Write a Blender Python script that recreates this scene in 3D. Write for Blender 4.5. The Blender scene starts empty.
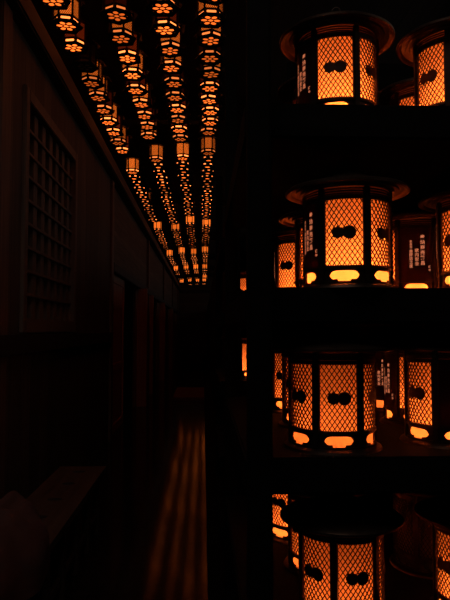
import bpy, bmesh, math, random
from math import sin, cos, pi, radians
from mathutils import Vector, Matrix, Euler

random.seed(7)
scene = bpy.context.scene
COL = scene.collection

# ------------------------------------------------------------------ render look
vs = scene.view_settings
vs.view_transform = 'Standard'
vs.look = 'None'
vs.exposure = 0.0
vs.gamma = 1.0
vs.use_curve_mapping = False
world = bpy.data.worlds.new('night')
scene.world = world
world.use_nodes = True
world.node_tree.nodes['Background'].inputs[0].default_value = (0.85, 0.78, 0.72, 1)
world.node_tree.nodes['Background'].inputs[1].default_value = 0.02

# ------------------------------------------------------------------ camera
CAM_H = 1.45
cam_data = bpy.data.cameras.new('camera')
cam = bpy.data.objects.new('camera', cam_data)
COL.objects.link(cam)
cam_data.sensor_fit = 'HORIZONTAL'
cam_data.sensor_width = 36.0
cam_data.lens = 48.0
cam_data.clip_start = 0.05
cam.location = (0, 0, CAM_H)
cam.rotation_euler = (radians(92.86), 0, radians(-2.1))
scene.camera = cam
CAM_M = cam.rotation_euler.to_matrix()


def x_at(px, d, py=330.0):
    """World X of the photo column px at the depth d (metres along the corridor)."""
    v = CAM_M @ Vector(((px - 225) / 600.0, (300 - py) / 600.0, -1.0))
    return v.x / v.y * d


# ------------------------------------------------------------------ materials
def new_mat(name):
    m = bpy.data.materials.new(name)
    m.use_nodes = True
    nt = m.node_tree
    bs = nt.nodes['Principled BSDF']
    return m, nt, bs


def wood(name, dark, light, axis='Y', scale=6.0, rough=0.6, bump=0.15, board=None, board_axis='Z', spec=0.3):
    """Wood grain drawn out along one axis; with board joints every `board` metres along board_axis."""
    m, nt, bs = new_mat(name)
    N, L = nt.nodes, nt.links
    tc = N.new('ShaderNodeTexCoord')
    mp = N.new('ShaderNodeMapping')
    s = [scale * 6, scale * 6, scale * 6]
    s['XYZ'.index(axis)] = scale * 0.35
    mp.inputs['Scale'].default_value = s
    L.new(tc.outputs['Object'], mp.inputs['Vector'])
    nz = N.new('ShaderNodeTexNoise')
    nz.inputs['Scale'].default_value = 1.0
    nz.inputs['Detail'].default_value = 6.0
    nz.inputs['Roughness'].default_value = 0.6
    L.new(mp.outputs['Vector'], nz.inputs['Vector'])
    cr = N.new('ShaderNodeValToRGB')
    cr.color_ramp.elements[0].position = 0.3
    cr.color_ramp.elements[0].color = (*dark, 1)
    cr.color_ramp.elements[1].position = 0.72
    cr.color_ramp.elements[1].color = (*light, 1)
    L.new(nz.outputs['Fac'], cr.inputs['Fac'])
    colour = cr.outputs['Color']
    height = nz.outputs['Fac']
    if board:
        sep = N.new('ShaderNodeSeparateXYZ')
        L.new(tc.outputs['Object'], sep.inputs['Vector'])
        dv = N.new('ShaderNodeMath'); dv.operation = 'DIVIDE'
        L.new(sep.outputs[board_axis], dv.inputs[0]); dv.inputs[1].default_value = board
        fr = N.new('ShaderNodeMath'); fr.operation = 'FRACT'
        L.new(dv.outputs[0], fr.inputs[0])
        jt = N.new('ShaderNodeMath'); jt.operation = 'GREATER_THAN'
        L.new(fr.outputs[0], jt.inputs[0]); jt.inputs[1].default_value = 0.02
        fl = N.new('ShaderNodeMath'); fl.operation = 'FLOOR'
        L.new(dv.outputs[0], fl.inputs[0])
        wn = N.new('ShaderNodeTexWhiteNoise'); wn.noise_dimensions = '1D'
        L.new(fl.outputs[0], wn.inputs['W'])
        mr = N.new('ShaderNodeMapRange')
        mr.inputs['To Min'].default_value = 0.65
        mr.inputs['To Max'].default_value = 1.1
        L.new(wn.outputs['Value'], mr.inputs['Value'])
        mu = N.new('ShaderNodeMath'); mu.operation = 'MULTIPLY'
        L.new(mr.outputs[0], mu.inputs[0]); L.new(jt.outputs[0], mu.inputs[1])
        mx = N.new('ShaderNodeMix'); mx.data_type = 'RGBA'; mx.blend_type = 'MULTIPLY'
        mx.inputs['Factor'].default_value = 1.0
        L.new(colour, mx.inputs['A']); L.new(mu.outputs[0], mx.inputs['B'])
        colour = mx.outputs['Result']
        ad = N.new('ShaderNodeMath'); ad.operation = 'MULTIPLY_ADD'
        L.new(jt.outputs[0], ad.inputs[0]); ad.inputs[1].default_value = 2.0
        L.new(nz.outputs['Fac'], ad.inputs[2])
        height = ad.outputs[0]
    L.new(colour, bs.inputs['Base Color'])
    bs.inputs['Roughness'].default_value = rough
    bs.inputs['Specular IOR Level'].default_value = spec
    if bump:
        bp = N.new('ShaderNodeBump')
        bp.inputs['Strength'].default_value = bump
        bp.inputs['Distance'].default_value = 0.004
        L.new(height, bp.inputs['Height'])
        L.new(bp.outputs['Normal'], bs.inputs['Normal'])
    return m


def metal(name, col, rough=0.4, metallic=0.85):
    m, nt, bs = new_mat(name)
    N, L = nt.nodes, nt.links
    tc = N.new('ShaderNodeTexCoord')
    nz = N.new('ShaderNodeTexNoise')
    nz.inputs['Scale'].default_value = 60.0
    nz.inputs['Detail'].default_value = 4.0
    L.new(tc.outputs['Object'], nz.inputs['Vector'])
    cr = N.new('ShaderNodeValToRGB')
    cr.color_ramp.elements[0].color = (*[c * 0.6 for c in col], 1)
    cr.color_ramp.elements[1].color = (*[min(1, c * 1.3) for c in col], 1)
    L.new(nz.outputs['Fac'], cr.inputs['Fac'])
    L.new(cr.outputs['Color'], bs.inputs['Base Color'])
    mr = N.new('ShaderNodeMapRange')
    mr.inputs['To Min'].default_value = rough * 0.8
    mr.inputs['To Max'].default_value = rough * 1.25
    L.new(nz.outputs['Fac'], mr.inputs['Value'])
    L.new(mr.outputs[0], bs.inputs['Roughness'])
    bs.inputs['Metallic'].default_value = metallic
    return m


def glow(name, col, strength, vary=0.0):
    m, nt, bs = new_mat(name)
    N, L = nt.nodes, nt.links
    bs.inputs['Base Color'].default_value = (0.05, 0.025, 0.012, 1)
    bs.inputs['Roughness'].default_value = 0.8
    bs.inputs['Emission Color'].default_value = (*col, 1)
    bs.inputs['Emission Strength'].default_value = strength
    if vary:
        oi = N.new('ShaderNodeObjectInfo')
        mr = N.new('ShaderNodeMapRange')
        mr.inputs['To Min'].default_value = strength * (1 - vary)
        mr.inputs['To Max'].default_value = strength * (1 + vary)
        L.new(oi.outputs['Random'], mr.inputs['Value'])
        L.new(mr.outputs[0], bs.inputs['Emission Strength'])
    return m


def paper(name, col, emit, strength):
    """Lantern paper: lets the bulb's light through, with fibres."""
    m, nt, bs = new_mat(name)
    N, L = nt.nodes, nt.links
    out = N['Material Output']
    N.remove(bs)
    tc = N.new('ShaderNodeTexCoord')
    nz = N.new('ShaderNodeTexNoise')
    nz.inputs['Scale'].default_value = 25.0
    nz.inputs['Detail'].default_value = 3.0
    L.new(tc.outputs['Object'], nz.inputs['Vector'])
    cr = N.new('ShaderNodeValToRGB')
    cr.color_ramp.elements[0].color = (*[c * 0.85 for c in col], 1)
    cr.color_ramp.elements[1].color = (*col, 1)
    L.new(nz.outputs['Fac'], cr.inputs['Fac'])
    tr = N.new('ShaderNodeBsdfTranslucent')
    df = N.new('ShaderNodeBsdfDiffuse')
    L.new(cr.outputs['Color'], tr.inputs['Color'])
    L.new(cr.outputs['Color'], df.inputs['Color'])
    mx = N.new('ShaderNodeMixShader'); mx.inputs[0].default_value = 0.06
    L.new(tr.outputs[0], mx.inputs[1]); L.new(df.outputs[0], mx.inputs[2])
    if strength > 0:
        em = N.new('ShaderNodeEmission')
        em.inputs['Color'].default_value = (*emit, 1)
        em.inputs['Strength'].default_value = strength
        ad = N.new('ShaderNodeAddShader')
        L.new(mx.outputs[0], ad.inputs[0]); L.new(em.outputs[0], ad.inputs[1])
        L.new(ad.outputs[0], out.inputs['Surface'])
    else:
        L.new(mx.outputs[0], out.inputs['Surface'])
    return m


def lacquer(name, col, through):
    m, nt, bs = new_mat(name)
    N, L = nt.nodes, nt.links
    out = N['Material Output']
    bs.inputs['Base Color'].default_value = (*col, 1)
    bs.inputs['Roughness'].default_value = 0.5
    bs.inputs['Specular IOR Level'].default_value = 0.15
    nz = N.new('ShaderNodeTexNoise'); nz.inputs['Scale'].default_value = 30
    tr = N.new('ShaderNodeBsdfTranslucent')
    cr = N.new('ShaderNodeValToRGB')
    cr.color_ramp.elements[0].color = (*[c * 0.6 for c in through], 1)
    cr.color_ramp.elements[1].color = (*through, 1)
    L.new(nz.outputs['Fac'], cr.inputs['Fac'])
    L.new(cr.outputs['Color'], tr.inputs['Color'])
    ad = N.new('ShaderNodeAddShader')
    L.new(bs.outputs[0], ad.inputs[0]); L.new(tr.outputs[0], ad.inputs[1])
    L.new(ad.outputs[0], out.inputs['Surface'])
    return m


M = {}
M['wall'] = wood('wall_boards', (0.085, 0.058, 0.042), (0.16, 0.115, 0.085), 'Z', 4, 0.7, 0.2, 0.24, 'Y')
M['siding'] = wood('wall_siding', (0.10, 0.064, 0.046), (0.20, 0.135, 0.10), 'Y', 4, 0.7, 0.4, 0.11, 'Z')
M['beam'] = wood('beam_wood', (0.028, 0.018, 0.014), (0.055, 0.036, 0.028), 'Y', 5, 0.6)
M['post'] = wood('post_wood', (0.12, 0.065, 0.045), (0.23, 0.13, 0.09), 'Z', 5, 0.55)
M['door'] = wood('door_wood', (0.48, 0.17, 0.10), (0.72, 0.30, 0.18), 'Z', 5, 0.5)
M['lattice'] = wood('lattice_wood', (0.13, 0.09, 0.068), (0.22, 0.155, 0.12), 'Z', 6, 0.6)
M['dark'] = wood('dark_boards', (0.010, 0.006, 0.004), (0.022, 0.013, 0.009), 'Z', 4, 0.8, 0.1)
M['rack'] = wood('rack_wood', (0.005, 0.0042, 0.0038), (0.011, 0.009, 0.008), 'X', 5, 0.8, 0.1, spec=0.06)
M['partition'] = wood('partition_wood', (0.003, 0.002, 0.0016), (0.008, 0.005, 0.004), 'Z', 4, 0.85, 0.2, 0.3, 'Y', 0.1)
M['ceiling'] = wood('ceiling_boards', (0.02, 0.012, 0.009), (0.04, 0.025, 0.018), 'Y', 4, 0.8, 0.2, 0.3, 'X')
M['floor'] = wood('floor_boards', (0.012, 0.007, 0.005), (0.03, 0.017, 0.011), 'X', 3, 0.095, 0.13, 0.42, 'Y', 0.24)
M['floor'].node_tree.nodes['Principled BSDF'].inputs['Specular Tint'].default_value = (1.0, 0.48, 0.38, 1)
M['bench'] = wood('bench_wood', (0.06, 0.034, 0.024), (0.12, 0.068, 0.048), 'Y', 5, 0.55)
M['step'] = wood('step_wood', (0.22, 0.05, 0.03), (0.34, 0.08, 0.045), 'X', 5, 0.6)
M['iron'] = metal('lantern_bronze', (0.06, 0.036, 0.026), 0.4, 0.75)
M['roofmetal'] = metal('roof_bronze', (0.11, 0.065, 0.046), 0.33, 0.85)
M['hangmetal'] = metal('hanging_lantern_bronze', (0.018, 0.011, 0.008), 0.5, 0.6)
M['paper'] = paper('lantern_paper', (0.85, 0.80, 0.72), (1.0, 0.07, 0.005), 0.10)
M['paper_unlit'] = paper('unlit_paper', (0.6, 0.55, 0.48), (0, 0, 0), 0)
M['panel'] = lacquer('name_panel_lacquer', (0.03, 0.008, 0.005), (0.06, 0.012, 0.008))
M['letters'] = glow('backlit_characters', (1.0, 0.27, 0.12), 0.6)
M['crest'] = metal('crest_bronze', (0.05, 0.02, 0.015), 0.5, 0.6)
M['shade_side'] = glow('shade_side_glow', (1.0, 0.08, 0.007), 0.09, 0.95)
M['shade_band'] = glow('shade_band_glow', (1.0, 0.22, 0.045), 1.9, 0.7)
M['shade_open'] = glow('open_shade_glow', (1.0, 0.17, 0.016), 0.95, 0.3)
M['shade_low'] = glow('shade_lower_glow', (1.0, 0.15, 0.016), 1.6, 0.7)


def cloth_mat():
    m, nt, bs = new_mat('faded_red_cloth')
    N, L = nt.nodes, nt.links
    nz = N.new('ShaderNodeTexNoise'); nz.inputs['Scale'].default_value = 9
    nz.inputs['Detail'].default_value = 5
    cr = N.new('ShaderNodeValToRGB')
    cr.color_ramp.elements[0].color = (0.07, 0.025, 0.02, 1)
    cr.color_ramp.elements[1].color = (0.13, 0.05, 0.038, 1)
    L.new(nz.outputs['Fac'], cr.inputs['Fac'])
    L.new(cr.outputs['Color'], bs.inputs['Base Color'])
    bs.inputs['Roughness'].default_value = 0.9
    return m


M['cloth'] = cloth_mat()


# ------------------------------------------------------------------ mesh building
class MB:
    def __init__(self):
        self.v, self.f, self.mi = [], [], []

    def quadset(self, verts, faces, mi=0):
        o = len(self.v)
        self.v += [tuple(p) for p in verts]
        self.f += [tuple(i + o for i in f) for f in faces]
        self.mi += [mi] * len(faces)
        return self

    def box(self, x0, x1, y0, y1, z0, z1, mi=0, mat=None):
        v = [(x, y, z) for z in (z0, z1) for y in (y0, y1) for x in (x0, x1)]
        if mat is not None:
            v = [mat @ Vector(p) for p in v]
        f = [(0, 2, 3, 1), (4, 5, 7, 6), (0, 1, 5, 4), (2, 6, 7, 3), (0, 4, 6, 2), (1, 3, 7, 5)]
        return self.quadset(v, f, mi)

    def lathe(self, prof, n=48, mi=0, phase=0.0, closed=False):
        """Revolve (radius, z) pairs round z."""
        k = len(prof)
        v = []
        for i in range(n):
            a = 2 * pi * i / n + phase
            v += [(r * sin(a), -r * cos(a), z) for r, z in prof]
        f = []
        kk = k if closed else k - 1
        for i in range(n):
            j = (i + 1) % n
            for q in range(kk):
                w = (q + 1) % k
                f.append((i * k + q, j * k + q, j * k + w, i * k + w))
        return self.quadset(v, f, mi)

    def ring(self, r, z, t, n=48, mi=0, phase=0.0, h=None):
        h = h or t
        return self.lathe([(r - t / 2, z - h / 2), (r + t / 2, z - h / 2), (r + t / 2, z + h / 2), (r - t / 2, z + h / 2)], n, mi, phase, True)

    def torus(self, c, R, r, axis='Y', n=20, m=8, mi=0):
        v, f = [], []
        for i in range(n):
            a = 2 * pi * i / n
            for j in range(m):
                b = 2 * pi * j / m
                p, q, s = (R + r * cos(b)) * cos(a), (R + r * cos(b)) * sin(a), r * sin(b)
                d = {'Y': (p, s, q), 'Z': (p, q, s), 'X': (s, p, q)}[axis]
                v.append((c[0] + d[0], c[1] + d[1], c[2] + d[2]))
        for i in range(n):
            for j in range(m):
                f.append((i * m + j, ((i + 1) % n) * m + j, ((i + 1) % n) * m + (j + 1) % m, i * m + (j + 1) % m))
        return self.quadset(v, f, mi)

    def plate(self, outer, holes, z0, z1, fn=None, mi=0):
        """Flat plate with holes between z0 and z1; fn maps each point."""
        bm = bmesh.new()
        loops = [outer] + holes
        edges = []
        ids = []
        for lp in loops:
            vs_ = [bm.verts.new((x, y, 0)) for x, y in lp]
            ids.append(vs_)
            for i in range(len(vs_)):
                edges.append(bm.edges.new((vs_[i], vs_[(i + 1) % len(vs_)])))
        bmesh.ops.triangle_fill(bm, use_beauty=True, use_dissolve=False, edges=edges)
        bm.verts.index_update()
        pts = [(v.co.x, v.co.y) for v in bm.verts]
        n = len(pts)
        verts = [(x, y, z0) for x, y in pts] + [(x, y, z1) for x, y in pts]
        faces = []
        for f in bm.faces:
            t = [v.index for v in f.verts]
            faces.append(tuple(reversed(t)))
            faces.append(tuple(i + n for i in t))
        for vs_ in ids:
            for i in range(len(vs_)):
                a, b = vs_[i].index, vs_[(i + 1) % len(vs_)].index
                faces.append((a, b, b + n, a + n))
        bm.free()
        if fn:
            verts = [fn(*p) for p in verts]
        return self.quadset(verts, faces, mi)

    def mesh(self, name, mats, smooth=None, bevel=0):
        me = bpy.data.meshes.new(name)
        me.from_pydata(self.v, [], self.f)
        for m in mats:
            me.materials.append(m)
        me.polygons.foreach_set('material_index', self.mi)
        bm = bmesh.new()
        bm.from_mesh(me)
        bmesh.ops.recalc_face_normals(bm, faces=bm.faces)
        if bevel:
            es = [e for e in bm.edges if len(e.link_faces) == 2 and e.calc_face_angle(0) > 1.0]
            bmesh.ops.bevel(bm, geom=es, offset=bevel, segments=2, affect='EDGES', clamp_overlap=True)
        if smooth:
            for f in bm.faces:
                f.smooth = True
            for e in bm.edges:
                if len(e.link_faces) == 2 and e.calc_face_angle(0) > smooth:
                    e.smooth = False
        bm.to_mesh(me)
        bm.free()
        me.update()
        return me

    def build(self, name, mats, parent=None, smooth=None, bevel=0):
        if not isinstance(mats, (list, tuple)):
            mats = [mats]
        return link(name, self.mesh(name, mats, smooth, bevel), parent)


def link(name, data, parent=None):
    o = bpy.data.objects.new(name, data)
    COL.objects.link(o)
    if parent:
        o.parent = parent
    return o


def empty(name, loc=(0, 0, 0), rz=0.0):
    o = bpy.data.objects.new(name, None)
    o.empty_display_size = 0.1
    COL.objects.link(o)
    o.location = loc
    o.rotation_euler = (0, 0, rz)
    return o


def tag(o, label, cat, group=None, kind=None):
    o['label'] = label
    o['category'] = cat
    if group:
        o['group'] = group
    if kind:
        o['kind'] = kind
    return o


def structure(o, label, cat):
    return tag(o, label, cat, None, 'structure')


def copy_tree(o, parent=None):
    c = o.copy()
    COL.objects.link(c)
    if parent:
        c.parent = parent
    for ch in list(o.children):
        copy_tree(ch, c)
    return c


def cyl(r, a, z):
    return (r * sin(a), -r * cos(a), z)


# ------------------------------------------------------------------ the room
XW = -1.22          # face of the left wall
Y_END = 31.5
BAYS = [7.95, 13.3, 18.6, 24.0, 29.2]

structure(MB().box(-1.6, 2.4, -1.0, Y_END + 0.3, -0.12, 0.0).build('floor', M['floor']),
          'polished dark board floor reflecting the lantern rows', 'floor')
structure(MB().box(-1.6, 2.4, -1.0, Y_END + 0.3, 4.26, 4.36).build('ceiling', M['ceiling']),
          'dark board ceiling above the hanging lanterns', 'ceiling')

# left wall: boards round the window bay, then siding above the doorways
w = MB()
w.box(XW - 0.14, XW, 0.8, 4.04, 0, 3.56)                 # near part
w.box(XW - 0.14, XW, 5.70, BAYS[0] + 0.1, 0, 3.56)       # right of window
w.box(XW - 0.14, XW, 4.04, 5.70, 0, 1.43)                # below window
w.box(XW - 0.14, XW, 4.04, 5.70, 3.12, 3.56)             # above window
structure(w.build('wall_left', M['wall']), 'dark timber wall of upright boards around the lattice window', 'wall')
w = MB()
w.box(XW - 0.14, XW - 0.02, BAYS[0] + 0.1, Y_END, 2.30, 3.56)
structure(w.build('wall_left_upper', M['siding']), 'horizontal board siding above the doorways', 'wall')
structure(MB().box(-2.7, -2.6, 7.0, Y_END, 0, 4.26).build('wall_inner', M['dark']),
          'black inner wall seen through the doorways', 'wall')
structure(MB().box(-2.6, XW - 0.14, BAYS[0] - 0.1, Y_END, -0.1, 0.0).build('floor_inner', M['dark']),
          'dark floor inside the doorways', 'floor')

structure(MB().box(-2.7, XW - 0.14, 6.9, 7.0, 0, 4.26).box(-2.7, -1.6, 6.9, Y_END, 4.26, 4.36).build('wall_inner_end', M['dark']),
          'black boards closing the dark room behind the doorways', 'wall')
structure(MB().box(-1.6, 2.5, -1.1, -1.0, 0, 4.26).build('wall_light_block', M['wall']),  # unseen wall, added to stop outside light reaching the rack fronts
          'timber wall added behind the viewer to keep light off the racks', 'wall')
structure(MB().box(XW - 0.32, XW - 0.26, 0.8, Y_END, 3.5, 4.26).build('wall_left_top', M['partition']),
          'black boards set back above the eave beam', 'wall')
# end wall with horizontal slats
w = MB()
w.box(-2.7, 2.4, Y_END, Y_END + 0.2, 0, 4.26)
structure(w.build('wall_end', M['siding']), 'dim slatted timber wall closing the far end of the corridor', 'wall')
structure(MB().box(-1.3, 0.4, Y_END - 0.12, Y_END, 3.38, 3.55).build('trim_end_beam', M['beam'], bevel=0.01),
          'beam across the top of the far end wall', 'beam')
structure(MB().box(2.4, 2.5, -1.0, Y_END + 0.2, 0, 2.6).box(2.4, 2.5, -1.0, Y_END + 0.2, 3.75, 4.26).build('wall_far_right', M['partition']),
          'black timber wall beyond the racks', 'wall')  # the gap between the two boxes is invented to admit the fill light
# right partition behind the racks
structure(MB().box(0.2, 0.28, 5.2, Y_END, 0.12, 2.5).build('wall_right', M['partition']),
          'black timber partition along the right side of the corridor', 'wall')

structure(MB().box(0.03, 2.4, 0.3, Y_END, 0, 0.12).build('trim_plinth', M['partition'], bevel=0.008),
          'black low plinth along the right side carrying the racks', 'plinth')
# long eave beam, ledge, door head rail
structure(MB().box(XW - 0.05, XW + 0.10, 0.8, Y_END, 3.44, 3.60).build('trim_eave', M['beam'], bevel=0.012),
          'long eave beam running along the top of the left wall', 'beam')
structure(MB().box(XW - 0.02, XW + 0.05, 0.8, BAYS[0] - 0.09, 1.29, 1.42).build('trim_ledge', M['beam'], bevel=0.008),
          'thick ledge rail beneath the lattice window', 'rail')
structure(MB().box(XW - 0.05, XW + 0.035, BAYS[0] + 0.09, Y_END, 2.24, 2.36).build('trim_door_head', M['beam'], bevel=0.008),
          'rail over the heads of the doorways', 'rail')
for i, y in enumerate([3.62] + BAYS):
    structure(MB().box(XW - 0.1, XW + 0.03, y - 0.09, y + 0.09, 0, 3.44).build('trim_post_%d' % (i + 1), M['post'], bevel=0.01),
              ['square timber post left of the lattice window', 'square post between the window bay and the first doorway',
               'square post after the first doorway', 'square post after the second doorway',
               'square post after the third doorway', 'square post beside the far end wall'][i], 'post')
# ceiling beams across the bays and rails the lanterns hang from
for i, y in enumerate([7.45, 12.6, 17.5, 22.3, 26.4]):
    structure(MB().box(XW, 2.3, y - 0.08, y + 0.08, 4.06, 4.26).build('trim_cross_beam_%d' % (i + 1), M['ceiling']),
              ['nearest', 'second', 'third', 'fourth', 'farthest'][i] + ' beam crossing the ceiling above the lantern rows', 'beam')
ROW_X = [-1.05, -0.645, -0.285, 0.065]
ROW_NAME = ['leftmost', 'second from left', 'third from left', 'rightmost']
RAIL_Z = 4.13
for i, x in enumerate(ROW_X):
    structure(MB().box(x - 0.015, x + 0.015, 1.0, Y_END, RAIL_Z, 4.26).build('trim_rail_%d' % (i + 1), M['ceiling']),
              'ceiling rail carrying the %s row of lanterns' % ROW_NAME[i], 'rail')

# doors: each bay has two panels with a black opening between them
k = 0
words = ['first', 'second', 'third', 'fourth']
for i in range(4):
    a, b = BAYS[i] + 0.09, BAYS[i + 1] - 0.09
    for side, (y0, y1, xo) in enumerate([(a, a + 1.55, 0.0), (b - 1.75, b, -0.03)]):
        k += 1
        d = MB()
        t = 0.05
        d.box(XW - 0.07 + xo, XW - 0.045 + xo, y0, y1, 0.0, 2.24)
        o = d.build('door_%d' % k, M['door'])
        structure(o, 'sliding timber door %s the %s black doorway' % (['before', 'beyond'][side], words[i]), 'door')
        fr = MB()
        for yy in (y0, y1 - 0.1):
            fr.box(XW - 0.08 + xo, XW - 0.03 + xo, yy, yy + 0.1, 0.0, 2.24)
        for zz in (0.0, 0.85, 2.12):
            fr.box(XW - 0.08 + xo, XW - 0.032 + xo, y0 + 0.1, y1 - 0.1, zz, zz + 0.12)
        fr.build('door_frame', M['door'], o, bevel=0.004)

for i, (y, dep, lab) in enumerate([(11.55, 0.15, 'reddish upright jamb standing out at the first doorway'),
                                  (13.75, 0.09, 'reddish upright jamb just past the first door post'),
                                  (17.4, 0.12, 'reddish upright jamb standing out at the second doorway'),
                                  (22.4, 0.10, 'reddish upright jamb standing out at the third doorway')]):
    structure(MB().box(XW - 0.04, XW + dep, y - 0.06, y + 0.06, 0, 2.24).build('trim_jamb_%d' % (i + 1), M['door'], bevel=0.006), lab, 'jamb')

# lattice window
wo = MB().box(XW - 0.13, XW - 0.10, 4.10, 5.64, 1.49, 3.06).build('window_1', M['dark'])
structure(wo, 'tall lattice window of square timber bars in the near left wall', 'window')
fr = MB()
fr.box(XW - 0.10, XW + 0.025, 4.04, 4.12, 1.43, 3.12)
fr.box(XW - 0.10, XW + 0.025, 5.62, 5.70, 1.43, 3.12)
fr.box(XW - 0.10, XW + 0.025, 4.12, 5.62, 1.43, 1.53)
fr.box(XW - 0.10, XW + 0.025, 4.12, 5.62, 3.03, 3.12)
fr.build('window_frame', M['lattice'], wo, bevel=0.006)
lt = MB()
for i in range(7):
    y = 4.12 + 1.5 * (i + 0.5) / 7
    lt.box(XW - 0.06, XW - 0.02, y - 0.05, y + 0.05, 1.53, 3.03)
for j in range(1, 9):
    z = 1.53 + 1.5 * j / 9
    lt.box(XW - 0.045, XW - 0.005, 4.12, 5.62, z - 0.012, z + 0.012)
lt.build('window_lattice', M['lattice'], wo, bevel=0.003)

# added fill light for the left wall, set in an invented gap above the racks
fill_lamp = bpy.data.lights.new('side_fill', 'AREA')
fill_lamp.shape = 'RECTANGLE'
fill_lamp.size, fill_lamp.size_y = 32.0, 1.15
fill_lamp.energy = 8.0
fill_lamp.color = (1.0, 0.93, 0.86)
so = bpy.data.objects.new('side_fill', fill_lamp)
COL.objects.link(so)
so.matrix_world = Matrix.Translation((2.55, 15.2, 3.17)) @ Matrix(((0, 0, 1, 0), (1, 0, 0, 0), (0, 1, 0, 0), (0, 0, 0, 1)))

overhead_fill = bpy.data.lights.new('overhead_fill', 'AREA')  # added ceiling fill that lifts the bench, floor and lower left wall
overhead_fill.shape = 'RECTANGLE'
overhead_fill.size, overhead_fill.size_y = 1.4, 1.4
overhead_fill.energy = 8.5
overhead_fill.color = (1.0, 0.90, 0.82)
ro = bpy.data.objects.new('overhead_fill', overhead_fill)
COL.objects.link(ro)
ro.location = (-0.3, 0.4, 4.24)

# ------------------------------------------------------------------ bench, cloth, table, step
b = empty('bench', (0, 0, 0))
tag(b, 'long low wooden bench with oval hand slots along the left wall', 'bench')
BX0, BX1, BY0, BY1, BZ = -1.045, -0.71, 1.9, 4.5, 0.45


def oval(cx, cy, rx, ry, n=18):
    return [(cx + rx * cos(2 * pi * i / n), cy + ry * sin(2 * pi * i / n)) for i in range(n)]


t = MB()
t.plate([(BX0, BY0), (BX1, BY0), (BX1, BY1), (BX0, BY1)],
        [oval(-0.875, y, 0.045, 0.028) for y in (3.3, 3.64, 4.0, 4.33)], BZ - 0.04, BZ)
t.build('seat', M['bench'], b)
for y in (2.1, 2.43, 2.63, 2.98, 3.32, 3.67, 4.02, 4.38):
    for x in (BX1 - 0.05, BX0 + 0.05):
        MB().box(x - 0.022, x + 0.022, y - 0.03, y + 0.03, 0.0, BZ - 0.04).build('leg', M['bench'], b, bevel=0.004)
for x in (BX1 - 0.05, BX0 + 0.05):
    MB().box(x - 0.012, x + 0.012, BY0 + 0.1, BY1 - 0.08, 0.10, 0.14).build('stretcher', M['bench'], b)

# heap of cloth on the near end of the bench
n_a, n_r = 64, 22
cl = MB()
cv = [(0, 0, 0.28)]
for i in range(1, n_r + 1):
    s = i / n_r
    for j in range(n_a):
        a = 2 * pi * j / n_a
        fold = 1 + 0.06 * sin(5 * a + 1.0) + 0.04 * sin(11 * a + 3 * s) * s
        rx, ry = 0.225 * fold, 0.46 * fold
        h = 0.28 * (1 - s ** 4.5) + 0.022 * sin(4 * a + 6 * s) * s * (1 - s) * 4 + 0.012 * sin(9 * a - 8 * s) * s * (1 - s) * 4
        q = min(1.0, s * 1.15) if s < 1 else 1.0
        cv.append((rx * q * cos(a), ry * q * sin(a), max(0.004, h)))
cf = [(0, 1 + j, 1 + (j + 1) % n_a) for j in range(n_a)]
for i in range(n_r - 1):
    for j in range(n_a):
        p, q = 1 + i * n_a + j, 1 + i * n_a + (j + 1) % n_a
        cf.append((p, p + n_a, q + n_a, q))
cf.append(tuple(reversed([1 + (n_r - 1) * n_a + j for j in range(n_a)])))
cl.quadset(cv, cf)
co = cl.build('cloth_bundle', M['cloth'], smooth=1.2)
co.location = (-0.86, 2.42, BZ)
tag(co, 'crumpled reddish cloth heap lying on the near end of the bench', 'cloth')

# dark low table at the far end
tb = empty('low_table', (-0.23, 18.2, 0))
tag(tb, 'low dark table standing in front of the far end wall', 'table')
MB().box(-0.42, 0.36, -0.2, 0.2, 0.42, 0.47).build('tabletop', M['dark'], tb, bevel=0.006)
for x in (-0.38, 0.32):
    for y in (-0.16, 0.16):
        MB().box(x - 0.03, x + 0.03, y - 0.03, y + 0.03, 0, 0.42).build('leg', M['dark'], tb)
MB().box(-0.35, 0.29, -0.17, -0.15, 0.2, 0.42).build('apron', M['dark'], tb)
st = MB().box(-0.62, 0.16, 12.4, 14.6, 0.0, 0.07).build('floor_step', M['step'], bevel=0.01)
tag(st, 'low reddish wooden step lying across the corridor floor before the table', 'step')


# ------------------------------------------------------------------ standing lanterns of the racks
RB = 0.113
Z_M0, Z_M1 = 0.054, 0.229      # mesh field
N_SEG = 14


def arc_plate(mb, a0, a1, r0, r1, zlo, zhi, n=N_SEG, mi=0):
    """Curved plate: zlo, zhi functions of t in 0..1 (or numbers)."""
    lo = zlo if callable(zlo) else (lambda t_: zlo)
    hi = zhi if callable(zhi) else (lambda t_: zhi)
    v, f = [], []
    for i in range(n + 1):
        t_ = i / n
        a = a0 + (a1 - a0) * t_
        for r in (r0, r1):
            v.append(cyl(r, a, lo(t_)))
            v.append(cyl(r, a, hi(t_)))
    for i in range(n):
        p, q = 4 * i, 4 * i + 4
        f += [(p, q, q + 1, p + 1), (p + 2, p + 3, q + 3, q + 2), (p + 1, q + 1, q + 3, p + 3), (p, p + 2, q + 2, q)]
    f += [(0, 1, 3, 2), (4 * n, 4 * n + 2, 4 * n + 3, 4 * n + 1)]
    mb.quadset(v, f, mi)


def cloud(t_):
    """Outline of the cloud-shaped opening: half height for t in 0..1, zero outside."""
    u = abs(t_ - 0.5) / 0.31
    if u >= 1:
        return 0.0
    return 1.0 if u < 0.48 else (0.58 if u < 0.72 else 0.58 * math.sqrt(max(0, 1 - ((u - 0.72) / 0.28) ** 2)))


def cloud_top(t_):
    u = abs(t_ - 0.5) / 0.31
    return 0.0 if u >= 1 else math.sqrt(max(0, 1 - u ** 5))


HALF = radians(25.8)


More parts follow.
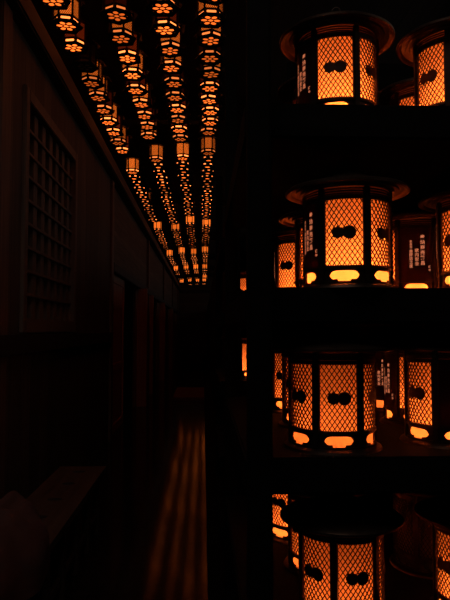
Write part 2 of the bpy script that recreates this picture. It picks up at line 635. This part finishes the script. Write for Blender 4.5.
def lattice_mesh():
    mb = MB()
    r0, r1 = RB - 0.001, RB + 0.0012
    wd = 0.00145
    W = HALF * RB
    H = Z_M1 - Z_M0
    du, dz = 0.0129, 0.0185
    m = dz / du
    for sgn in (1, -1):
        c = -W - H / m
        nn = int((2 * W + 2 * H / m) / du) + 2
        for i in range(nn):
            u0 = c + i * du
            # line u = u0 + sgn * z/m (z from 0..H), clipped to |u|<=W
            zs = []
            for q in range(13):
                zs.append(H * q / 12)
            za, zb = 0.0, H
            if sgn > 0:
                lo, hi = (-W - u0) * m, (W - u0) * m
            else:
                lo, hi = (u0 - W) * m, (u0 + W) * m
            za, zb = max(za, lo), min(zb, hi)
            if zb - za < 0.003:
                continue
            ns = max(1, int((zb - za) / 0.02))
            v, f = [], []
            for q in range(ns + 1):
                z = za + (zb - za) * q / ns
                u = u0 + sgn * z / m
                for e in (-1, 1):
                    ue = max(-W, min(W, u + e * wd))
                    for r in (r0, r1):
                        v.append(cyl(r, ue / RB, Z_M0 + z))
            for q in range(ns):
                p, s = 4 * q, 4 * q + 4
                f += [(p, s, s + 2, p + 2), (p + 1, p + 3, s + 3, s + 1), (p, p + 1, s + 1, s), (p + 2, s + 2, s + 3, p + 3)]
            mb.quadset(v, f)
    # thin frame of the mesh field
    for z in (Z_M0, Z_M1 - 0.003):
        arc_plate(mb, -HALF, HALF, r0 - 0.001, r1 + 0.001, z, z + 0.003)
    for a in (-HALF, HALF - 0.02):
        arc_plate(mb, a, a + 0.02, r0 - 0.001, r1 + 0.001, Z_M0, Z_M1, 2)
    return mb.mesh('mesh_panel', [M['iron']])


def crest_mesh():
    mb = MB()
    zc = 0.1405

    def blob(uc, fn, n=48):
        v = [cyl(RB + 0.003, uc / RB, zc)]
        for q in (1.0,):
            for i in range(n):
                a = 2 * pi * i / n
                r = fn(a)
                v.append(cyl(RB + 0.003, (uc + r * cos(a)) / RB, zc + r * sin(a)))
            for i in range(n):
                a = 2 * pi * i / n
                r = fn(a)
                v.append(cyl(RB + 0.0012, (uc + r * cos(a)) / RB, zc + r * sin(a)))
        f = [(0, 1 + i, 1 + (i + 1) % n) for i in range(n)]
        f += [(1 + i, 1 + n + i, 1 + n + (i + 1) % n, 1 + (i + 1) % n) for i in range(n)]
        mb.quadset(v, f)

    def leafy(a):      # ragged left emblem with small sprigs on its crown
        r = 0.0152 + 0.0011 * cos(8 * a)
        for k_, amp in ((pi / 2, 0.0042), (pi / 2 + 0.62, 0.003), (pi / 2 + 1.25, 0.002)):
            d = abs((a - k_ + pi) % (2 * pi) - pi)
            if d < 0.16:
                r += amp * (1 - d / 0.16)
        return r

    blob(-0.0145, leafy)
    blob(0.0135, lambda a: 0.0170 + 0.0005 * cos(16 * a))
    return mb.mesh('crest', [M['crest']])


def text_mesh(cols):
    """Columns of upright characters, bent to the lantern's curve. cols: (u centre, z top, size, pitch, text)."""
    mb = MB()
    for uc, zt, size, pitch, text in cols:
        for i, ch in enumerate(text):
            cu = bpy.data.curves.new('characters', 'FONT')
            cu.body = ch
            cu.size = size
            cu.align_x = 'CENTER'
            cu.resolution_u = 2
            cu.offset = size * 0.02
            to = bpy.data.objects.new('characters', cu)
            COL.objects.link(to)
            dg = bpy.context.evaluated_depsgraph_get()
            me = to.evaluated_get(dg).to_mesh()
            zb = zt - (i + 1) * pitch
            vv = [cyl(RB + 0.0026, (uc + p.co.x) / RB, zb + p.co.y) for p in me.vertices]
            ff = [tuple(p.vertices) for p in me.polygons]
            mb.quadset(vv, ff)
            to.evaluated_get(dg).to_mesh_clear()
            bpy.data.objects.remove(to)
            bpy.data.curves.remove(cu)
    return mb.mesh('inscription', [M['letters']])


ME = {}
ME['mesh_panel'] = lattice_mesh()
ME['crest'] = crest_mesh()
ME['inscription'] = text_mesh([
    (0.021, 0.207, 0.0145, 0.0170, '奉納商売繁昌'),
    (0.003, 0.161, 0.0130, 0.0142, '家内安全'),
    (-0.0145, 0.188, 0.0085, 0.0095, '奈良市'),
    (-0.0145, 0.157, 0.0120, 0.0120, '幸岡忠之丞')])
ME['seal'] = text_mesh([(0.042, 0.106, 0.0085, 0.0110, '講中')])
mb = MB()
arc_plate(mb, -HALF, HALF, RB - 0.002, RB + 0.0015, Z_M0, Z_M1)
for z in (Z_M0, Z_M1 - 0.005):
    arc_plate(mb, -HALF, HALF, RB + 0.0015, RB + 0.004, z, z + 0.005)
for a in (-HALF, HALF - 0.03):
    arc_plate(mb, a, a + 0.03, RB + 0.0015, RB + 0.004, Z_M0, Z_M1, 2)
ME['name_panel'] = mb.mesh('name_panel', [M['panel']])

mb = MB()   # foot
mb.lathe([(0.0, 0.012), (0.114, 0.012), (0.122, 0.010), (0.130, 0.006), (0.133, 0.0), (0.11, 0.0), (0.0, 0.003)], 64)
ME['foot'] = mb.mesh('foot', [M['iron']], smooth=0.5)
mb = MB()   # openwork band under the mesh
for k in range(6):
    c = radians(60 * k)
    a0, a1 = c - radians(30), c + radians(30)
    zc, hh = 0.0320, 0.0172
    n = 40
    arc_plate(mb, a0, a1, RB - 0.003, RB, 0.012, lambda t_: zc - hh * cloud(t_) if cloud(t_) > 0 else zc, n)
    arc_plate(mb, a0, a1, RB - 0.003, RB, lambda t_: zc + hh * 0.72 * cloud_top(t_) if cloud(t_) > 0 else zc, 0.052, n)
mb.ring(RB, 0.052, 0.008, 96, h=0.006)
mb.ring(RB, 0.014, 0.008, 96, h=0.005)
ME['openwork_band'] = mb.mesh('openwork_band', [M['iron']], smooth=0.5)
mb = MB()   # one upright
mb.box(-0.0076, 0.0076, -RB - 0.006, -RB + 0.006, 0.012, 0.258)
ME['post'] = mb.mesh('post', [M['iron']], bevel=0.0015)
mb = MB()   # louvre under the roof
mb.ring(RB, 0.2325, 0.007, 72, h=0.008)
for z in (0.2395, 0.2460, 0.2525):
    mb.lathe([(RB - 0.005, z + 0.0015), (RB + 0.003, z - 0.0025), (RB + 0.003, z + 0.0015), (RB - 0.005, z + 0.0055)], 72, closed=True)
ME['vent'] = mb.mesh('vent', [M['iron']], smooth=0.5)
mb = MB()   # roof
mb.lathe([(0.0, 0.262), (0.110, 0.262), (0.114, 0.258), (0.124, 0.2575), (0.1255, 0.263), (0.1365, 0.2625), (0.138, 0.267),
          (0.150, 0.2665), (0.1535, 0.262), (0.161, 0.259), (0.1655, 0.261), (0.1655, 0.267), (0.157, 0.273), (0.130, 0.279),
          (0.09, 0.291), (0.06, 0.306), (0.035, 0.316), (0.018, 0.320), (0.0, 0.321)], 80)
ME['roof'] = mb.mesh('roof', [M['roofmetal']], smooth=0.6)
mb = MB()   # finial
mb.lathe([(0.0, 0.319), (0.014, 0.320), (0.016, 0.325), (0.009, 0.329), (0.013, 0.336), (0.010, 0.343), (0.0, 0.347)], 24)
mb.torus((0, 0, 0.355), 0.012, 0.002, 'Y')
ME['finial'] = mb.mesh('finial', [M['iron']], smooth=0.8)
mb = MB()
mb.lathe([(0.107, 0.0125), (0.107, 0.2320)], 64)
ME['lamp_shade'] = mb.mesh('lamp_shade', [M['paper']], smooth=1.0)
ME['lamp_shade_unlit'] = mb.mesh('lamp_shade', [M['paper_unlit']], smooth=1.0)

BULBS = {}
for nm_, en in (('bright', 2.3), ('medium', 1.4), ('soft', 0.82)):
    BULBS[nm_] = bpy.data.lights.new('lantern_bulb_' + nm_, 'POINT')
    BULBS[nm_].color = (1.0, 0.158, 0.020)
    BULBS[nm_].energy = en
    BULBS[nm_].shadow_soft_size = 0.015


def standing_lantern(loc, turn, names, label, group, lit='bright'):
    """turn: degrees of the panel that faces the corridor's near end; names: indices of the panels that are name panels."""
    r = empty('standing_lantern', loc, radians(turn) - math.atan2(loc[0], loc[1]))
    tag(r, label, 'lantern', group)
    link('foot', ME['foot'], r)
    link('openwork_band', ME['openwork_band'], r)
    link('vent', ME['vent'], r)
    rf = link('roof', ME['roof'], r)
    link('finial', ME['finial'], rf)
    link('lamp_shade', ME['lamp_shade' if lit else 'lamp_shade_unlit'], r)
    for k in range(6):
        if k in names:
            p = link('name_panel', ME['name_panel'], r)
            link('inscription', ME['inscription'], p)
            link('seal', ME['seal'], p)
            p['label'] = 'dark name panel with glowing characters'
        else:
            p = link('mesh_panel', ME['mesh_panel'], r)
            c = link('crest', ME['crest'], p)
            c['label'] = 'dark double crest'
        p.rotation_euler = (0, 0, radians(60 * k))
        q = link('post', ME['post'], r)
        q.rotation_euler = (0, 0, radians(60 * k + 30))
    if lit:
        bl = bpy.data.objects.new('bulb', BULBS[lit])
        COL.objects.link(bl)
        bl.parent = r
        bl.location = (0, 0, 0.048)
    return r


SHELF = [0.576 + CAM_H, 0.106 + CAM_H, -0.315 + CAM_H, -0.773 + CAM_H]
ROWN = ['top', 'second', 'third', 'lowest']
# (shelf, photo column of the axis, depth, turn, name panels, lit, label)
LAN = [
    (0, 339, 1.70, -2, (5,), True, 'round lantern in front on the top shelf, beside the rack post'),
    (0, 327, 2.06, -22, (3,), True, 'lantern behind the front lantern at the post end of top shelf'),
    (0, 460, 1.70, -39, (3,), True, 'round lantern cut by the picture edge on the top shelf'),
    (0, 426, 2.09, -18, (5,), True, 'half hidden lantern between the two front ones on top shelf'),
    (1, 348, 1.60, -4, (5,), True, 'large round lantern in front on second shelf with brim fully in view'),
    (1, 330, 1.98, -32, (4,), True, 'lantern just behind the large front one on the second shelf'),
    (1, 304, 2.36, -36, (5,), True, 'small deep lantern nearest the rack post on the second shelf'),
    (1, 417, 2.02, 0, (0,), True, 'second shelf lantern turned to show glowing characters on its panel'),
    (1, 481, 1.68, -36, (5,), True, 'lantern cut by the picture edge on the second shelf'),
    (2, 331.5, 1.64, 9, (2,), True, 'round lantern in front on third shelf with roof under the board'),
    (2, 317, 2.00, -46, (3,), True, 'lantern just behind the front one on the third shelf'),
    (2, 299, 2.36, -34, (5,), True, 'small deep lantern nearest the rack post on the third shelf'),
    (2, 446, 1.70, -45, (1,), True, 'front lantern with a black name panel on the third shelf'),
    (2, 418, 2.04, -8, (5,), True, 'third shelf lantern with reddish characters seen between two front ones'),
    (2, 394, 2.38, -32, (0, 3), True, 'deepest lantern showing only its foot glow on the third shelf'),
    (3, 339, 1.66, 21, (3,), True, 'round lantern in front on lowest shelf, roof seen from above'),
    (3, 322, 2.00, -44, (3,), True, 'lantern behind the front roof on the lowest shelf'),
    (3, 296, 2.31, -36, (3,), True, 'lantern nearest the rack post on lowest shelf, brightly lit'),
    (3, 473, 1.66, -46, (1,), True, 'lowest shelf lantern cut by the picture corner'),
    (3, 427, 2.00, 8, (), False, 'unlit grey lantern between two glowing ones on the lowest shelf'),
]
for s, px, d, turn, names, lit, label in LAN:
    standing_lantern((x_at(px, d, 330), d, SHELF[s]), turn, names, label, 'standing lanterns on the %s shelf' % ROWN[s],
                     lit and ('bright' if s < 2 else ('medium' if (px > 400 or px < 305) else 'soft')))


# the racks
def rack(name, x0, x1, y0, y1, label, posts, thick=0.09, lowest=0.25):
    r = empty(name, (x0, y0, 0))
    tag(r, label, 'rack')
    for i, z in enumerate(SHELF + [lowest]):
        zz = z
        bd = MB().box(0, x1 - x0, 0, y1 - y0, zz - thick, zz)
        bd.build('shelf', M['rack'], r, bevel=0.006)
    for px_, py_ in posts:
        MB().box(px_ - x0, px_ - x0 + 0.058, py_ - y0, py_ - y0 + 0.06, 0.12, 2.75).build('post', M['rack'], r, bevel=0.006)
    MB().box(0.3, x1 - x0, y1 - y0 - 0.012, y1 - y0, 0.25, 2.75).build('screen_board', M['rack'], r)  # board added to screen the invented side gap from view
    return r


rack('lantern_rack', 0.105, 1.75, 1.49, 2.85, 'black timber lantern rack nearest, filling the right side',
     [(0.107, 1.425), (1.675, 1.425), (0.107, 2.855), (1.675, 2.855)])
rack('lantern_rack', 0.105, 1.75, 3.71, 5.0, 'second black timber lantern rack glimpsed past the near post',
     [(0.170, 3.645), (1.675, 3.645), (0.105, 5.005), (1.675, 5.005)])
for s, px, d, turn, label in [
        (1, 249, 3.95, -34, 'lantern glimpsed past the post, upper one in the slit'),
        (2, 246, 3.95, 13, 'lantern glimpsed past the post, lower one in the slit')]:
    standing_lantern((x_at(px, d, 330), d, SHELF[s]), turn, (3,), label, 'lanterns on the second rack')


# ------------------------------------------------------------------ hanging lanterns
RH = 0.10
HZ = CAM_H + 2.30              # height of their bottoms
APO = RH * cos(pi / 6)


def hexa(r, ph=0.0):
    return [(r * cos(pi / 3 * i + ph), r * sin(pi / 3 * i + ph)) for i in range(6)]


def side_frame(k):
    """Matrix of side k: x along the side, y outward (at the apothem), z up."""
    a = pi / 3 * k
    return Matrix.Rotation(a, 4, 'Z') @ Matrix.Translation((0, -APO, 0))


HP = {}
mb = MB()
holes = [oval(0, 0, 0.020, 0.020, 14)]
for k in range(6):
    a = pi / 3 * k
    holes.append([(0.048 * cos(a) + 0.0245 * cos(a) * cos(t_) - 0.0200 * sin(a) * sin(t_),
                   0.048 * sin(a) + 0.0245 * sin(a) * cos(t_) + 0.0200 * cos(a) * sin(t_))
                  for t_ in [2 * pi * i / 14 for i in range(14)]])
    a += pi / 6
    holes.append(oval(0.078 * cos(a), 0.078 * sin(a), 0.007, 0.007, 8))
mb.plate(hexa(0.128), holes, 0.0, 0.006)
HP['bottom_plate'] = mb.mesh('bottom_plate', [M['hangmetal']])
mb = MB()
sl = RH / 2
for k in range(6):
    m = side_frame(k) @ Matrix.Rotation(pi / 2, 4, 'X')
    mb.plate([(-sl, 0.004), (sl, 0.004), (sl, 0.050), (-sl, 0.050)],
             [[(-0.035, 0.022), (-0.030, 0.019), (0.030, 0.019), (0.035, 0.022), (0.035, 0.035), (0.030, 0.038), (-0.030, 0.038), (-0.035, 0.035)]],
             0.0, 0.003, fn=lambda x, y, z, m=m: m @ Vector((x, y, -z)))
HP['openwork_band'] = mb.mesh('openwork_band', [M['hangmetal']])
mb = MB()
for k in range(6):
    p = hexa(RH, 0)[k]
    mb.box(-0.006, 0.006, -0.006, 0.006, 0.0, 0.205, mat=Matrix.Translation((p[0], p[1], 0)) @ Matrix.Rotation(pi / 3 * k, 4, 'Z'))
for z in (0.002, 0.050, 0.195):
    mb.ring(RH, z, 0.010, 6, phase=pi / 6, h=0.007)
HP['frame'] = mb.mesh('frame', [M['hangmetal']])
mb = MB()
for k in range(6):
    m = side_frame(k)
    x0, x1, z0, z1 = -0.043, 0.043, 0.054, 0.191
    for sgn in (1, -1):
        for i in range(-9, 16):
            u0 = x0 + i * 0.0145
            mm = 1.45 * sgn
            if sgn > 0:
                lo, hi = (x0 - u0) * 1.45, (x1 - u0) * 1.45
            else:
                lo, hi = (u0 - x1) * 1.45, (u0 - x0) * 1.45
            za, zb = max(0, lo), min(z1 - z0, hi)
            if zb - za < 0.004:
                continue
            ua, ub = u0 + sgn * za / 1.45, u0 + sgn * zb / 1.45
            wv = 0.0016
            pts = [(ua - wv, -0.001, z0 + za), (ua + wv, -0.001, z0 + za), (ub + wv, -0.001, z0 + zb), (ub - wv, -0.001, z0 + zb)]
            pts += [(p_[0], 0.001, p_[2]) for p_ in pts]
            mb.quadset([m @ Vector(p_) for p_ in pts], [(0, 1, 2, 3), (4, 7, 6, 5), (0, 3, 7, 4), (1, 5, 6, 2)])
HP['lattice_screen'] = mb.mesh('lattice_screen', [M['hangmetal']])
mb = MB()
mb.lathe([(0.0, 0.203), (0.10, 0.203), (0.138, 0.196), (0.142, 0.200), (0.130, 0.212), (0.095, 0.232), (0.060, 0.258), (0.035, 0.285),
          (0.022, 0.292), (0.0, 0.294)], 6, phase=pi / 6)
HP['roof'] = mb.mesh('roof', [M['hangmetal']])
mb = MB()
mb.lathe([(0.0, 0.292), (0.016, 0.294), (0.020, 0.304), (0.012, 0.316), (0.0, 0.320)], 14)
mb.torus((0, 0, 0.343), 0.024, 0.003, 'X', 18, 6)
mb.box(-0.003, 0.003, -0.003, 0.003, 0.364, RAIL_Z - HZ)
HP['hanging_ring'] = mb.mesh('hanging_ring', [M['hangmetal']], smooth=0.8)
mb = MB()
mb.lathe([(0.088, 0.050), (0.088, 0.200)], 6, mi=0, phase=pi / 6)
mb.lathe([(0.0, 0.010), (0.084, 0.010), (0.088, 0.014)], 6, mi=1, phase=pi / 6)
mb.lathe([(0.088, 0.014), (0.088, 0.050)], 6, mi=2, phase=pi / 6)
HP['lamp_shade'] = mb.mesh('lamp_shade', [M['shade_side'], M['shade_low'], M['shade_band']])
HP['lamp_shade_open'] = mb.mesh('lamp_shade', [M['shade_open'], M['shade_low'], M['shade_band']])
HP['lamp_shade_unlit'] = mb.mesh('lamp_shade', [M['paper_unlit']] * 3)

proto = empty('hanging_lantern', (0, 0, 0))
for nme in ('bottom_plate', 'openwork_band', 'frame', 'lattice_screen', 'roof', 'hanging_ring', 'lamp_shade'):
    link(nme, HP[nme], proto)

# the far ones: the same lantern in one mesh with fewer pieces
mb = MB()
mb.plate(hexa(0.128), [oval(0, 0, 0.036, 0.036, 12)], 0.0, 0.006)
for k in range(6):
    m = side_frame(k) @ Matrix.Rotation(pi / 2, 4, 'X')
    mb.plate([(-sl, 0.004), (sl, 0.004), (sl, 0.054), (-sl, 0.054)],
             [[(-0.017, 0.022), (0.017, 0.022), (0.017, 0.038), (-0.017, 0.038)]],
             0.0, 0.003, fn=lambda x, y, z, m=m: m @ Vector((x, y, -z)))
    p = hexa(RH, 0)[k]
    mb.box(-0.006, 0.006, -0.006, 0.006, 0.0, 0.205, mat=Matrix.Translation((p[0], p[1], 0)) @ Matrix.Rotation(pi / 3 * k, 4, 'Z'))
mb.lathe([(0.0, 0.203), (0.10, 0.203), (0.138, 0.196), (0.142, 0.200), (0.095, 0.232), (0.035, 0.285), (0.0, 0.294)], 6, phase=pi / 6)
mb.box(-0.003, 0.003, -0.003, 0.003, 0.290, RAIL_Z - HZ)
FARV = (list(mb.v), list(mb.f), list(mb.mi))
mb.lathe([(0.090, 0.050), (0.090, 0.200)], 6, mi=0, phase=pi / 6)
mb.lathe([(0.0, 0.010), (0.084, 0.010), (0.088, 0.014)], 6, mi=2, phase=pi / 6)
mb.lathe([(0.088, 0.014), (0.088, 0.050)], 6, mi=3, phase=pi / 6)
FAR = mb.mesh('hanging_lantern', [M['hangmetal'], M['shade_side'], M['shade_low'], M['shade_band']])
mb = MB()
mb.v, mb.f, mb.mi = FARV
mb.lathe([(0.088, 0.050), (0.088, 0.200)], 6, mi=1, phase=pi / 6)
mb.lathe([(0.0, 0.010), (0.084, 0.010), (0.088, 0.014)], 6, mi=2, phase=pi / 6)
mb.lathe([(0.088, 0.014), (0.088, 0.050)], 6, mi=3, phase=pi / 6)
FAR_OPEN = mb.mesh('hanging_lantern', [M['hangmetal'], M['shade_open'], M['shade_low'], M['shade_band']])

STARTS = [[4.14, 8.75, 13.9, 18.8, 23.4, 27.4],
          [3.99, 8.10, 14.0, 18.2, 23.0, 27.0],
          [3.87, 8.00, 13.1, 18.5, 22.9, 27.0],
          [4.03, 7.75, 13.4, 18.0, 22.7, 26.8]]
GAPS = [0.72, 1.05, 1.5, 1.7, 1.7]
PITCH = [0.36, 0.345, 0.33, 0.325]
ORD = ['first', 'second', 'third', 'fourth', 'fifth', 'sixth', 'seventh', 'eighth', 'ninth', 'tenth', 'eleventh', 'twelfth',
       'thirteenth', 'fourteenth', 'fifteenth', 'sixteenth', 'seventeenth', 'eighteenth', 'nineteenth', 'twentieth']
ROWL = ['leftmost ceiling row', 'second ceiling row from left', 'third ceiling row from left', 'rightmost ceiling row']
used = False
for r in range(4):
    for bay in range(6):
        y = STARTS[r][bay]
        end = STARTS[r][bay + 1] - GAPS[bay] if bay < 5 else 31.0
        i = 0
        while y <= end + 0.001:
            x = ROW_X[r] + random.uniform(-0.012, 0.012)
            unlit = (r == 0 and bay == 0 and i == 3)
            near = bay == 0 or (bay == 1 and i == 0)
            if near:
                if not used:
                    o = proto
                    used = True
                else:
                    o = copy_tree(proto)
                if unlit:
                    for ch in o.children:
                        if ch.name.startswith('lamp_shade'):
                            ch.data = HP['lamp_shade_unlit']
                    label = 'dark unlit hanging lantern in the leftmost ceiling row'
                else:
                    opened = i == 0 or random.random() < 0.3
                    for ch in o.children:
                        if ch.name.startswith('lamp_shade'):
                            ch.data = HP['lamp_shade_open' if opened else 'lamp_shade']
                if unlit:
                    pass
                elif bay == 0:
                    label = '%s lit hanging lantern from the near end of the %s' % (ORD[i if not (r == 0 and i > 3) else i - 1], ROWL[r])
                else:
                    label = '%s hanging lantern beyond the first gap in the %s' % (ORD[i], ROWL[r])
            else:
                o = link('hanging_lantern', FAR_OPEN if ((i == 0 and bay < 5) or (bay == 5 and i % 2) or random.random() < 0.06) else FAR)
                label = '%s hanging lantern beyond the first gap in the %s' % (ORD[i], ROWL[r]) if bay == 1 else 'tiny far hanging lantern beyond the second gap in the %s' % ROWL[r]
            o.location = (x, y, HZ)
            o.rotation_euler = (0, 0, random.choice((0, pi / 6)) + random.uniform(-0.2, 0.2))
            tag(o, label, 'lantern', 'hanging lanterns, ' + ROWL[r])
            i += 1
            y += PITCH[r] * random.uniform(0.96, 1.04) * (1, 1, 1, 1.5, 2.4, 5.5)[bay]

# the same rows carry on over the camera, above the top edge of the picture
for r in range(4):
    for i in range(6):
        o = link('hanging_lantern', FAR)
        o.location = (ROW_X[r], STARTS[r][0] - 0.42 - i * PITCH[r], HZ)
        o.rotation_euler = (0, 0, random.uniform(-0.2, 0.2))
        tag(o, 'hanging lantern above the top edge of the picture in the ' + ROWL[r], 'lantern', 'hanging lanterns, ' + ROWL[r])
